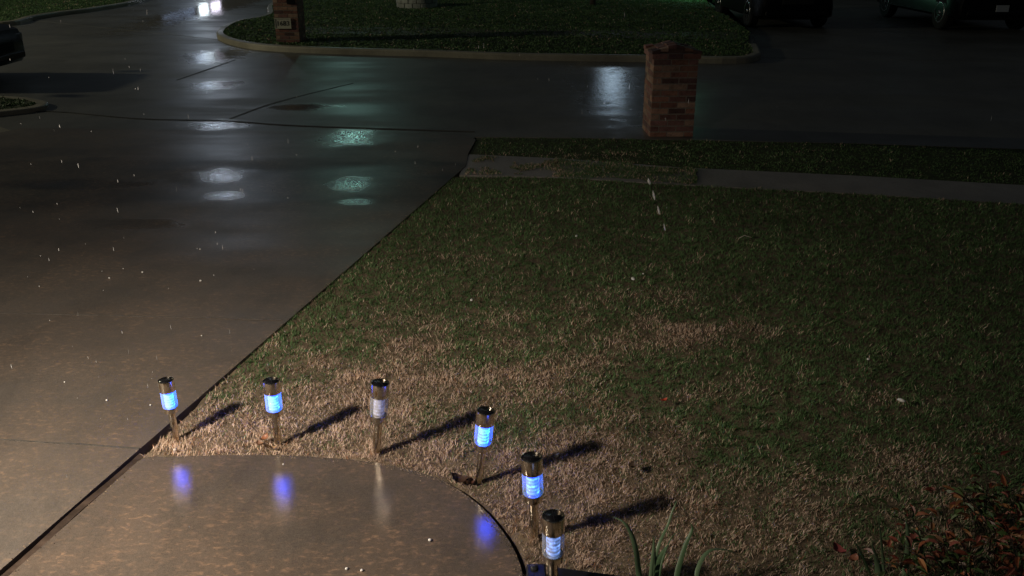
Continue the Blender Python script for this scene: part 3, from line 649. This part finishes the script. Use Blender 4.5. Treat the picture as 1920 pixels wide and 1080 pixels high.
# ------------------------------------------------------------------ vehicles
def loft(b, secs, mi=0):
    """secs: list of (y, [(x,z)...] half profile from bottom centre up to top centre), mirrored in x"""
    rings = []
    for y, pr in secs:
        full = [(x, z) for x, z in pr] + [(-x, z) for x, z in reversed(pr)]
        rings.append([(x, y, z) for x, z in full])
    k = len(rings[0]); vs = [v for r_ in rings for v in r_]
    fs = [(i * k + j, i * k + (j + 1) % k, (i + 1) * k + (j + 1) % k, (i + 1) * k + j) for i in range(len(rings) - 1) for j in range(k)]
    fs += [tuple(range(k)), tuple((len(rings) - 1) * k + j for j in range(k))][::1]
    b.add(vs, fs, mi=mi, smooth=True)
def car(name, loc, rz, W, L, belt, roof, clear, label, cat, suv=True, wr=.36):
    """nose at -Y end"""
    root = empty(name, loc, rz, label=label, cat=cat)
    hw = W / 2
    def pr(w0, w1, zb_, zt): return [(w0 * .82, zb_), (w0, zb_ + .08), (w0 * 1.005, zb_ + .30), (w1, zt - .10), (w1 * .93, zt - .015), (w1 * .5, zt)]
    b = MB()
    nose = belt - (.10 if suv else .22)
    loft(b, [(-L / 2, pr(hw * .78, hw * .74, clear + .10, nose - .20)), (-L / 2 + .05, pr(hw * .88, hw * .84, clear + .04, nose - .06)), (-L / 2 + .22, pr(hw * .96, hw * .90, clear, nose)),
             (-L / 2 + .6, pr(hw, hw * .93, clear, nose + .05)), (-L / 2 + 1.25, pr(hw, hw * .95, clear, belt)), (0, pr(hw, hw * .96, clear, belt + .03)), (L / 2 - .7, pr(hw, hw * .95, clear, belt + .05)),
             (L / 2 - .15, pr(hw * .97, hw * .90, clear, belt + .02)), (L / 2 - .03, pr(hw * .92, hw * .84, clear + .06, belt - .06)), (L / 2, pr(hw * .84, hw * .78, clear + .16, belt - .2))])
    body = sm(b.build('body', M['blackpaint'], root)); 
    b = MB()
    def gp(w0, w1, z0, z1): return [(w0 * .5, z0), (w0, z0), (w0 * .99, z0 + (z1 - z0) * .4), (w1 * 1.02, z1 - .08), (w1 * .92, z1 - .015), (w1 * .5, z1)]
    y0 = -L / 2 + 1.15; y1 = L / 2 - (.12 if suv else .75)
    loft(b, [(y0, gp(hw * .88, hw * .86, belt - .02, belt + .04)), (y0 + .75, gp(hw * .90, hw * .74, belt - .02, roof - .03)), (y0 + 1.4, gp(hw * .90, hw * .73, belt - .02, roof)),
             (y1 - .7, gp(hw * .90, hw * .73, belt - .02, roof - .03)), (y1 - .3 + (0.1 if suv else 0), gp(hw * .88, hw * .71, belt - .02, roof - .10)), (y1, gp(hw * .86, hw * .80, belt - .02, belt + .08))])
    cab = sm(b.build('cabin', M['carglass'], root))
    b = MB(); b.box((0, (y0 + y1) / 2 + .25, roof + .004), (W * .66, (y1 - y0) * .56, .03)); b.build('roof_panel', M['blackpaint'], cab, bevel=.012)
    for sx in (-1, 1):
        for yy in (-L / 2 + .92, L / 2 - .98):
            b = MB(); xo = sx * (hw - .115); b.lathe([(wr * .62, -.115), (wr * .93, -.115), (wr, -.08), (wr, .08), (wr * .93, .115), (wr * .62, .115)], 30, (xo, yy, wr), 'X')
            tw = sm(b.build('wheel', M['tyre'], root))
            b = MB(); xs_ = xo + sx * .10
            b.lathe([(wr * .54, -.02), (wr * .63, -.02), (wr * .63, .022), (wr * .54, .022)], 30, (xs_, yy, wr), 'X', cap=False); b.lathe([(.05, -.03), (.05, .03)], 14, (xs_, yy, wr), 'X')
            for q in range(5):
                m = Matrix.Translation((xs_, yy, wr)) @ Matrix.Rotation(q * 2 * math.pi / 5, 4, 'X'); b.box((0, 0, wr * .3), (.03, .055, wr * .6), mtx=m)
            b.build('rim', M['rim'], tw)
        b = MB(); b.box((sx * hw * .66, -L / 2 + .055, nose - .20), (hw * .38, .07, .13)); b.build('headlight', M['clearlens'], root, bevel=.02)
        b = MB(); b.box((sx * hw * .74, L / 2 - .02, belt - .16), (hw * .22, .06, .28)); b.build('tail_light', M['redlens'], root, bevel=.02)
        b = MB(); b.box((sx * (hw + .09), y0 + .35, belt + .10), (.20, .10, .15)); b.build('side_mirror', M['blackpaint'], root, bevel=.03)
        for q in (.18, 1.25):
            b = MB(); b.box((sx * (hw * .99), y0 + .8 + q, belt - .13), (.03, .17, .025)); b.build('door_handle', M['chrome'], root, bevel=.006)
    b = MB(); b.box((0, -L / 2 + .0, nose - .32), (hw * .8, .05, .16)); b.build('grille', M['tyre'], root, bevel=.01)
    b = MB(); b.box((0, -L / 2 - .012, nose - .33), (.06, .02, .06)); b.build('badge', M['chrome'], root, bevel=.01)
    for e in (-1, 1):
        if e > 0: b = MB(); b.box((0, L / 2 + .012, clear + .28), (.31, .015, .155)); b.build('licence_plate', M['plate'], root, bevel=.004)
        b = MB(); b.box((0, e * (L / 2 - .05), clear + .16), (W * .80, .12, .14)); b.build('bumper', M['blackpaint'], root, bevel=.04)
    return root
# left: only the nose of a black car parked along the near kerb
car('parked_car', (-8.42 - 2.3, 15.35, 0), R(90), 1.85, 4.6, 1.08, 1.42, .22, 'rounded end of a black car in the street at the left edge of the photo', 'car', suv=False, wr=.33)
car('parked_suv', (7.0, 25.9, 0), R(2), 2.0, 4.9, 1.12, 1.85, .24, 'dark parked car with a glinting wheel, in the driveway behind the brick pillar', 'car', wr=.40)
car('parked_truck', (11.75, 25.4, 0), R(181), 2.1, 5.3, 1.2, 1.95, .30, 'dark parked car with a pale rear plate, nearest the top right corner', 'car', wr=.42)

# ------------------------------------------------------------------ trees and ring of stones across the street
def tree(name, loc, r0, H, label, nleaf=2600, spread=1.6):
    root = empty(name, loc, 0, label=label, cat='tree')
    rr = random.Random(int(abs(loc[0]) * 100)); b = MB()
    pts = [Vector((0, 0, -.1)), Vector((.03, .02, H * .2)), Vector((-.04, .03, H * .42)), Vector((.02, -.03, H * .6))]
    b.tube([Vector((0, 0, -.12)), Vector((0, 0, .03)), Vector((0, 0, .18))] + pts[1:], [r0 * 1.5, r0 * 1.25, r0 * 1.02, r0 * .9, r0 * .75, r0 * .55], 12); trunk = b.build('trunk', M['bark'], root)
    b = MB(); tips = []
    for k in range(9):
        a = k * 2.4; z = H * (.42 + .03 * k); s = spread * rr.uniform(.6, 1); p0 = Vector((0, 0, z - .05)); p1 = p0 + Vector((math.cos(a) * s * .45, math.sin(a) * s * .45, H * .12)); p2 = p0 + Vector((math.cos(a) * s, math.sin(a) * s, H * .28))
        b.tube([p0, p1, p2], [r0 * .35, r0 * .22, r0 * .08], 6); tips += [p1, p2, (p1 + p2) / 2]
    b.build('limbs', M['bark'], trunk); b = MB()
    for i in range(nleaf):
        c_ = rr.choice(tips) + Vector((rr.gauss(0, .3), rr.gauss(0, .3), rr.gauss(0, .28))) * spread * .55
        u = Vector((rr.gauss(0, 1), rr.gauss(0, 1), rr.gauss(0, 1))).normalized(); v = u.orthogonal().normalized(); s = .055
        g = rr.uniform(.6, 1.3); b.add([c_ - u * s, c_ + v * s * .5, c_ + u * s, c_ - v * s * .5], [(0, 1, 2, 3)], (.035 * g, .07 * g, .02 * g))
    b.build('crown', M['leafy'], root); return root
cx_, cy_ = U(778, 16, .11)
tree('shade_tree', (cx_, cy_ + .65, .1), .13, 5.5, 'tree rising out of the pale stone ring across the street')
x_, y_ = U(1112, 9, .11); tree('yard_tree', (x_, y_ + .1, .1), .085, 4.8, 'slim dark tree trunk on the far lawn at the top edge of the photo', 2000, 1.3)
b = MB()
for course in range(2):
    for k in range(15):
        a0 = (k + .5 * course) * 2 * math.pi / 15; a1 = a0 + 2 * math.pi / 15 * .93; z0 = .0 + course * .145; z1 = z0 + .14; ri, ro = .44, .64 + random.uniform(-.012, .012)
        vs = []
        for z in (z0, z1):
            for t in (a0, (a0 + a1) / 2, a1): vs.append((ro * math.cos(t), ro * math.sin(t), z))
            for t in (a1, (a0 + a1) / 2, a0): vs.append((ri * math.cos(t), ri * math.sin(t), z))
        f_ = [tuple(range(5, -1, -1)), tuple(range(6, 12))] + [(i, (i + 1) % 6, 6 + (i + 1) % 6, 6 + i) for i in range(6)]
        b.add(vs, f_)
o = b.build('stone_ring', M['stone'], bevel=.015); o.location = (cx_, cy_ + .65, .10); tag(o, 'pale round stone planter ring on the lawn across the street', 'planter')

# ------------------------------------------------------------------ house across the street (its lit doorway mirrors in the wet driveway)
root = empty('far_house', (-13, 40.2, 0), label='house across the street whose lit doorway is mirrored in the wet driveway', cat='house')
b = MB(); b.box((0, 4, 1.5), (13, 8, 3.0)); b.build('wall', M['siding'], root)
b = MB(); b.add([(-7, -.5, 3.0), (7, -.5, 3.0), (7, 8.5, 3.0), (-7, 8.5, 3.0), (-4, 4, 4.7), (4, 4, 4.7)], [(0, 1, 5, 4), (1, 2, 5), (2, 3, 4, 5), (3, 0, 4), (0, 3, 2, 1)]); b.build('roof', M['shingle'], root)
b = MB(); b.box((-.10, -.03, .62), (.36, .05, 1.24)); b.build('lit_doorway', M['litwhite'], root)
b = MB(); b.box((.42, -.03, .62), (.40, .05, 1.24)); b.build('lit_curtain', M['litpink'], root)
b = MB(); b.box((-1.2, -.03, .55), (1.4, .05, .35)); b.build('lit_window', M['litblue'], root)

root = empty('far_house', (17, 38.5, 0), label='unseen dark house added beyond the parked cars on the right to block sky glow', cat='house')  # added out of view; keeps sky reflection off the right end of the street
b = MB(); b.box((0, 4, 1.6), (22, 8, 3.2)); b.build('wall', M['siding'], root)
b = MB(); b.add([(-11.4, -.4, 3.2), (11.4, -.4, 3.2), (11.4, 8.4, 3.2), (-11.4, 8.4, 3.2), (-8, 4, 5.2), (8, 4, 5.2)], [(0, 1, 5, 4), (1, 2, 5), (2, 3, 4, 5), (3, 0, 4), (0, 3, 2, 1)]); b.build('roof', M['shingle'], root)
for q in (-3.5, 3.0):
    b = MB(); b.box((q, -.03, 1.05), (4.6, .06, 2.1)); b.build('garage_door', M['siding'], root)

# ------------------------------------------------------------------ black landscape edging by the nearest light
def edging_beam(p0, p1, w_, z0, z1, name, parent=None):
    b = MB(); d = (Vector(p1) - Vector(p0)); L = d.length; rz = math.atan2(d.y, d.x); c_ = (Vector(p0) + Vector(p1)) / 2
    b.box((c_.x, c_.y, (z0 + z1) / 2), (L, w_, z1 - z0), rz); return b.build(name, M['edging'], parent, bevel=.006)
root = empty('landscape_edging', (0, 0, 0), label='black plastic landscape edging with a round bolt head, behind the nearest solar light', cat='edging')
tl = U(990, 1056, .06); tr_ = U(1021, 1058, .06)
b = MB(); b.box(((tl[0] + tr_[0]) / 2, tl[1] - .35, 0), (tr_[0] - tl[0] + .012, .70, .12)); b.build('end_block', M['edging'], root, bevel=.008)
bc = U(1002, 1066, .06); b = MB(); b.lathe([(.0165, .058), (.0165, .062), (.0150, .067), (.0110, .071), (.005, .073), (.0005, .0735)], 28, (bc[0], bc[1], 0)); b.build('bolt_head', M['bolt'], root)
e0 = U(1046, 1062, .05); e1 = U(1190, 1082, .05)
edging_beam((e0[0] - .02, e0[1] - .03), (e1[0], e1[1] - .03), .06, -.05, .05, 'edging_board', root)
edging_beam((e1[0] + .002, e1[1] - .045), (e1[0] + 1.2, e1[1] - .35), .06, -.05, .043, 'edging_board', root)

# ------------------------------------------------------------------ strap-leaved plants and the red shrub
def ribbon(b, pts, w0, col, fold=.25):
    P = [Vector(p_) for p_ in pts]; Q = []
    for i in range(len(P) - 1):
        p0, p1, p2, p3 = P[max(i - 1, 0)], P[i], P[i + 1], P[min(i + 2, len(P) - 1)]
        for k in range(5):
            t = k / 5; Q.append(.5 * ((2 * p1) + (p2 - p0) * t + (2 * p0 - 5 * p1 + 4 * p2 - p3) * t * t + (3 * p1 - p0 - 3 * p2 + p3) * t ** 3))
    Q.append(P[-1]); n = len(Q); vs = []
    for i, q in enumerate(Q):
        t = (Q[min(i + 1, n - 1)] - Q[max(i - 1, 0)]).normalized(); view = (q - Vector((.3, 0, 2.0))).normalized(); s = t.cross(view).normalized(); f = i / (n - 1)
        ww = w0 * (min(1, .55 + f * 2) * (1 - f ** 2.6) + .04) / 2
        dn = t.cross(s) * ww * fold * 2
        vs += [q - s * ww, q + dn, q + s * ww, q + dn - t.cross(s) * .0006]
    fs = []
    for i in range(n - 1):
        a, c_ = i * 4, i * 4 + 4
        fs += [(a, a + 1, c_ + 1, c_), (a + 1, a + 2, c_ + 2, c_ + 1)]
    b.add(vs, fs, col, smooth=True)
def strap_plant(base_px, Y, leaves, label):
    bx_, by_ = U(base_px[0], base_px[1]); root = empty('strap_leaf_plant', (bx_, by_, -.02), label=label, cat='plant', group='strap leaved plants in the bed')
    for pts, w0, col in leaves:
        P = [V(px, py, Y + dy) - Vector((bx_, by_, -.02)) for px, py, dy in pts]
        P = [Vector((P[0].x * .3, P[0].y * .3, 0))] + P if P[0].z > .06 else P
        b = MB(); ribbon(b, P, w0 * 1.35, tuple(v * 1.5 for v in col)); b.build('leaf', M['leafy'], root)
G1 = (.085, .135, .075); G2 = (.045, .085, .04)
Yp = 2.86
strap_plant((1225, 1130), Yp, [([(1205, 1110, -.1), (1198, 1075, -.06), (1192, 1030, -.02), (1182, 998, .02), (1168, 978, .05), (1148, 969, .08)], .022, G1),
    ([(1222, 1110, -.1), (1224, 1070, -.05), (1236, 1020, .0), (1252, 985, .05), (1262, 955, .08), (1270, 938, .10)], .011, G1),
    ([(1228, 1110, -.1), (1228, 1075, -.05), (1238, 1045, 0), (1252, 1022, .03)], .030, G2),
    ([(1218, 1110, -.1), (1222, 1060, -.05), (1226, 1020, .0), (1224, 1003, .02)], .012, G1),
    ([(1235, 1110, -.1), (1240, 1060, -.05), (1258, 1010, .02), (1278, 992, .06)], .006, G2),
    ([(1262, 1110, -.1), (1272, 1065, -.04), (1286, 1020, .02), (1298, 992, .05), (1294, 980, .07)], .016, G2),
    ([(1300, 1110, -.1), (1308, 1068, -.05), (1322, 1040, .0), (1340, 1030, .03), (1372, 1034, .05), (1400, 1052, .05)], .013, G1)],
    'clump of long strap leaves beside the black edging')
Yq = 3.02
strap_plant((1650, 1120), Yq, [([(1645, 1110, -.1), (1625, 1060, -.04), (1608, 1025, .0), (1590, 1000, .03)], .013, G2),
    ([(1652, 1110, -.1), (1656, 1060, -.04), (1652, 1010, .0), (1646, 962, .04)], .012, G1),
    ([(1650, 1110, -.1), (1646, 1060, -.04), (1634, 1018, .0)], .028, G1),
    ([(1690, 1110, -.1), (1700, 1050, -.04), (1702, 1000, .0), (1698, 975, .03)], .018, G1),
    ([(1740, 1110, -.1), (1734, 1050, -.04), (1722, 1000, .0), (1712, 985, .02)], .010, G2)],
    'thin strap leaves standing among the red shrub twigs')

def shrub():
    rr = random.Random(5); cx, cy = 2.12, 2.86
    root = empty('red_leaved_shrub', (cx, cy, -.03), label='low shrub with red and orange leaves in the lower right corner', cat='shrub')
    st = MB(); lf = MB()
    cols = [(.15, .042, .025), (.19, .065, .03), (.11, .03, .02), (.23, .11, .045), (.045, .080, .026), (.06, .095, .036), (.12, .065, .035), (.18, .06, .045)]
    def leaf(p_, d, s, col):
        d = d.normalized(); sd = d.cross(Vector((rr.gauss(0, .5), rr.gauss(0, .5), 1))).normalized(); up = sd.cross(d) * s * .16
        q1 = p_ + d * s * .35; q2 = p_ + d * s * .7; q3 = p_ + d * s - up * 1.5; w_ = s * .17
        lf.add([p_, q1 - sd * w_ + up, q1, q1 + sd * w_ + up, q2 - sd * w_ * .8 + up * .6, q2 - up * .3, q2 + sd * w_ * .8 + up * .6, q3],
               [(0, 2, 1), (0, 3, 2), (1, 2, 5, 4), (2, 3, 6, 5), (4, 5, 7), (5, 6, 7)], col)
    for k in range(125):
        a = rr.uniform(0, 2 * math.pi); rad = math.sqrt(rr.random()); bx_ = rad * .75 * math.cos(a); by_ = rad * .62 * math.sin(a)
        if bx_ + by_ * .2 < -.30 and rr.random() < .6: continue
        h = rr.uniform(.12, .34) * (1.0 + .35 * (bx_ > .1)) * (1 - .3 * rad)
        b0 = Vector((bx_ * .75, by_ * .75, 0)); tp_ = Vector((bx_ + rr.gauss(0, .07), by_ + rr.gauss(0, .07), h)); mid = (b0 + tp_) / 2 + Vector((rr.gauss(0, .02), rr.gauss(0, .02), .03))
        st.tube([b0, mid, tp_], [.003, .0025, .0015], 5)
        green = rr.random() < .30
        for j in range(rr.randint(10, 17)):
            t = rr.uniform(.3, 1.0); pp = b0.lerp(mid, t * 2) if t < .5 else mid.lerp(tp_, t * 2 - 1)
            an = rr.uniform(0, 6.28); d = Vector((math.cos(an), math.sin(an), rr.uniform(-.2, .8)))
            tw = pp + d * rr.uniform(.01, .055); st.tube([pp, tw], [.0012, .0008], 4)
            c_ = rr.choice(cols[4:6] if green and rr.random() < .75 else cols); f = rr.uniform(.6, 1.2)
            leaf(tw, d + Vector((rr.gauss(0, .3), rr.gauss(0, .3), rr.gauss(0, .3))), rr.uniform(.034, .064), tuple(v * f * 1.5 for v in c_))
    st.build('stems', M['bark'], root); lf.build('foliage', M['leafy'], root)
shrub()

# ------------------------------------------------------------------ small things lying about
def curled_leaf(px, py, s, col, label, rz=0, z=.004):
    x, y = U(px, py, z); b = MB(); n = 7; vs = []
    for i in range(n):
        f = i / (n - 1) * 2 - 1; w_ = (1 - f * f) ** .6 * s * .33 + .0008; zz = .25 * s * f * f + .004
        for j in (-1, -.4, .4, 1): vs.append((f * s / 2, j * w_ * (1 + .12 * math.sin(i * 2)), zz + abs(j) ** 2 * s * .16))
    fs = [(i * 4 + j, i * 4 + j + 1, i * 4 + j + 5, i * 4 + j + 4) for i in range(n - 1) for j in range(3)]
    b.add(vs, fs, col, smooth=True); o = b.build('fallen_leaf', M['leafy']); o.location = (x, y, z); o.rotation_euler = (random.uniform(-.2, .2), random.uniform(-.2, .2), rz)
    tag(o, label, 'leaf', 'fallen leaves'); return o
curled_leaf(862, 903, .085, (.05, .028, .02), 'dark curled leaf at the curved walkway edge left of the fourth light', R(-15), .0)
curled_leaf(880, 906, .05, (.09, .04, .025), 'smaller dark leaf piece touching the curled leaf at the walkway edge', R(30), .0)
curled_leaf(497, 824, .05, (.30, .13, .07), 'reddish curled leaf left of the second path light', R(60), .012)
curled_leaf(511, 843, .045, (.34, .22, .13), 'pale tan leaf at the foot of the second path light', R(10), .006)
curled_leaf(488, 836, .05, (.26, .15, .09), 'brown leaf on the walkway edge left of the second path light', R(-50), .006)
curled_leaf(1245, 753, .040, (.42, .06, .03), 'small bright red leaf lying in the lawn', R(20), .03)
curled_leaf(1186, 878, .06, (.07, .05, .035), 'dark leaf clump in the lawn right of the fourth light shadow', R(70), .02)
curled_leaf(1040, 860, .05, (.03, .028, .03), 'blackish leaf at the end of a light shadow', R(40), .02)
def pellet(px, py, s, label, name='hailstone', m='ice', z=.0, sq=(1, 1, .75), grp='white specks on the ground'):
    x, y = U(px, py, z + s * .4); b = MB(); r_ = random.Random(px)
    bm = bmesh.new(); bmesh.ops.create_icosphere(bm, subdivisions=2, radius=s / 2)
    for v in bm.verts: v.co = Vector((v.co.x * sq[0], v.co.y * sq[1], v.co.z * sq[2])) * (1 + r_.uniform(-.12, .12))
    me = bpy.data.meshes.new(name); bm.to_mesh(me); bm.free(); me.materials.append(M[m])
    for p_ in me.polygons: p_.use_smooth = True
    o = bpy.data.objects.new(name, me); C.objects.link(o); o.location = (x, y, z + s * .35); o.rotation_euler = (0, 0, r_.uniform(0, 3)); tag(o, label, 'hailstone' if m == 'ice' else 'pebble', grp); return o
pellet(806, 1012, .016, 'white hailstone alone on the walkway below the light reflections')
pellet(650, 1066, .013, 'left one of two hailstones at the bottom edge of the walkway')
pellet(678, 1069, .013, 'right one of two hailstones at the bottom edge of the walkway')
pellet(531, 870, .009, 'tiny white hailstone on the walkway in front of the second light')
pellet(328, 843, .020, 'pale pebble on the walkway edge below the leftmost light', 'pebble', 'stonebit', -.004, grp='pebbles')
pellet(1081, 442, .024, 'white flake on the far part of the lawn, highest of the lawn flakes', 'hailstone', 'ice', .03, (1.4, .8, .6))
pellet(1187, 522, .034, 'largest white flake, in the middle of the lawn', 'hailstone', 'ice', .03, (.8, 1.5, .6))
pellet(1206, 513, .014, 'small white flake just right of the largest one on the lawn', 'hailstone', 'ice', .03)
pellet(884, 562, .024, 'dull white flake on the green lawn left of the other flakes', 'hailstone', 'ice', .03, (1.3, .8, .6))
pellet(1690, 750, .030, 'pale flake on the dark right side of the lawn', 'hailstone', 'ice', .03, (1.5, .7, .6))
pellet(1628, 673, .018, 'faint flake on the dark upper right side of the lawn', 'hailstone', 'ice', .03)
for k, (px, py, t) in enumerate([(205, 521, 'upper left of three in a row on the mid driveway'), (267, 510, 'topmost of three in a row on the mid driveway'), (376, 526, 'right end of three in a row on the mid driveway'), (375, 467, 'alone high on the driveway left of the lawn'),
    (378, 629, 'on the driveway midway to the leftmost light'), (200, 750, 'on the driveway left of the leftmost light'), (121, 716, 'on the driveway near the left edge of the photo'), (282, 759, 'on the driveway just left of the leftmost light sleeve')]):
    pellet(px, py, .011 + .0012 * (k % 3) + (.003 if py < 600 else -.002), 'white hailstone ' + t)
# short twig in the lawn
for q_, (px, py) in enumerate(((1662, 1022), (1600, 1052), (1715, 1012), (1572, 1035))):
    curled_leaf(px, py, .045 + .006 * q_, (.24, .12 - .02 * q_, .06), ('tan fallen leaf at the foot of the thin strap leaves', 'brown fallen leaf lowest at the left foot of the shrub', 'rust red fallen leaf touching the shrub twigs', 'small brown fallen leaf furthest left of the shrub')[q_], R(40 * q_), .012)
b = MB(); x, y = U(1385, 445, .04); b.tube([(x, y, .03), (x + .05, y + .02, .05), (x + .10, y - .02, .045)], [.003, .003, .002], 6); tag(b.build('twig', M['stonebit']), 'short pale twig lying in the far right part of the lawn', 'twig')

# falling rain: drops hanging in the air
b = MB()
def drop(c_, r_, ln, tilt=(0, 0), mi=0):
    n = 6; prof = [(0.02, -.5), (.6, -.36), (1, -.12), (.85, .12), (.4, .36), (.02, .5)]; vs = []
    for rr_, h in prof:
        for k in range(n):
            a = 2 * math.pi * k / n; vs.append((c_[0] + rr_ * r_ * math.cos(a) + tilt[0] * h * ln, c_[1] + rr_ * r_ * math.sin(a), c_[2] + h * ln))
    b.add(vs, [(i * n + k, i * n + (k + 1) % n, (i + 1) * n + (k + 1) % n, (i + 1) * n + k) for i in range(5) for k in range(n)], mi=mi, smooth=True)
for px, py, Y, L_ in ((213, 467, 2.6, .014), (294, 671, 2.2, .016), (75, 908, 2.0, .010), (125, 892, 2.0, .012), (355, 988, 2.0, .009), (216, 974, 2.0, .008), (1469, 970, 2.2, .01), (1131, 317, 2.5, .02), (830, 318, 2.8, .008), (63, 874, 2.0, .006)):
    drop(V(px, py, Y), .0012, L_)
rr = random.Random(21)
for k in range(150):
    px = abs(rr.gauss(0, 420)) if rr.random() < .7 else rr.uniform(0, 1900); py = rr.uniform(20, 800); Y = rr.uniform(2.2, 5.5)
    p_ = V(px, py, Y)
    if p_.z < .1: continue
    drop(p_, rr.uniform(.0004, .0010) * (Y / 3), rr.choice((.004, .006, .008, .012, .020)) * (Y / 3), (rr.uniform(-.1, .1), 0))
for px, py, q, l_ in ((1217, 340, .0040, .017), (1226, 366, .0030, .026), (1235, 394, .0028, .024), (1246, 426, .0020, .020)): drop(V(px, py, 4.4), q * 2.1, l_ * 2.1, (-.25, 0), 1)
o = b.build('rain', [M['rain'], M['rainfaint']]); tag(o, 'fine raindrops falling through the porch light', 'rain', kind='stuff')
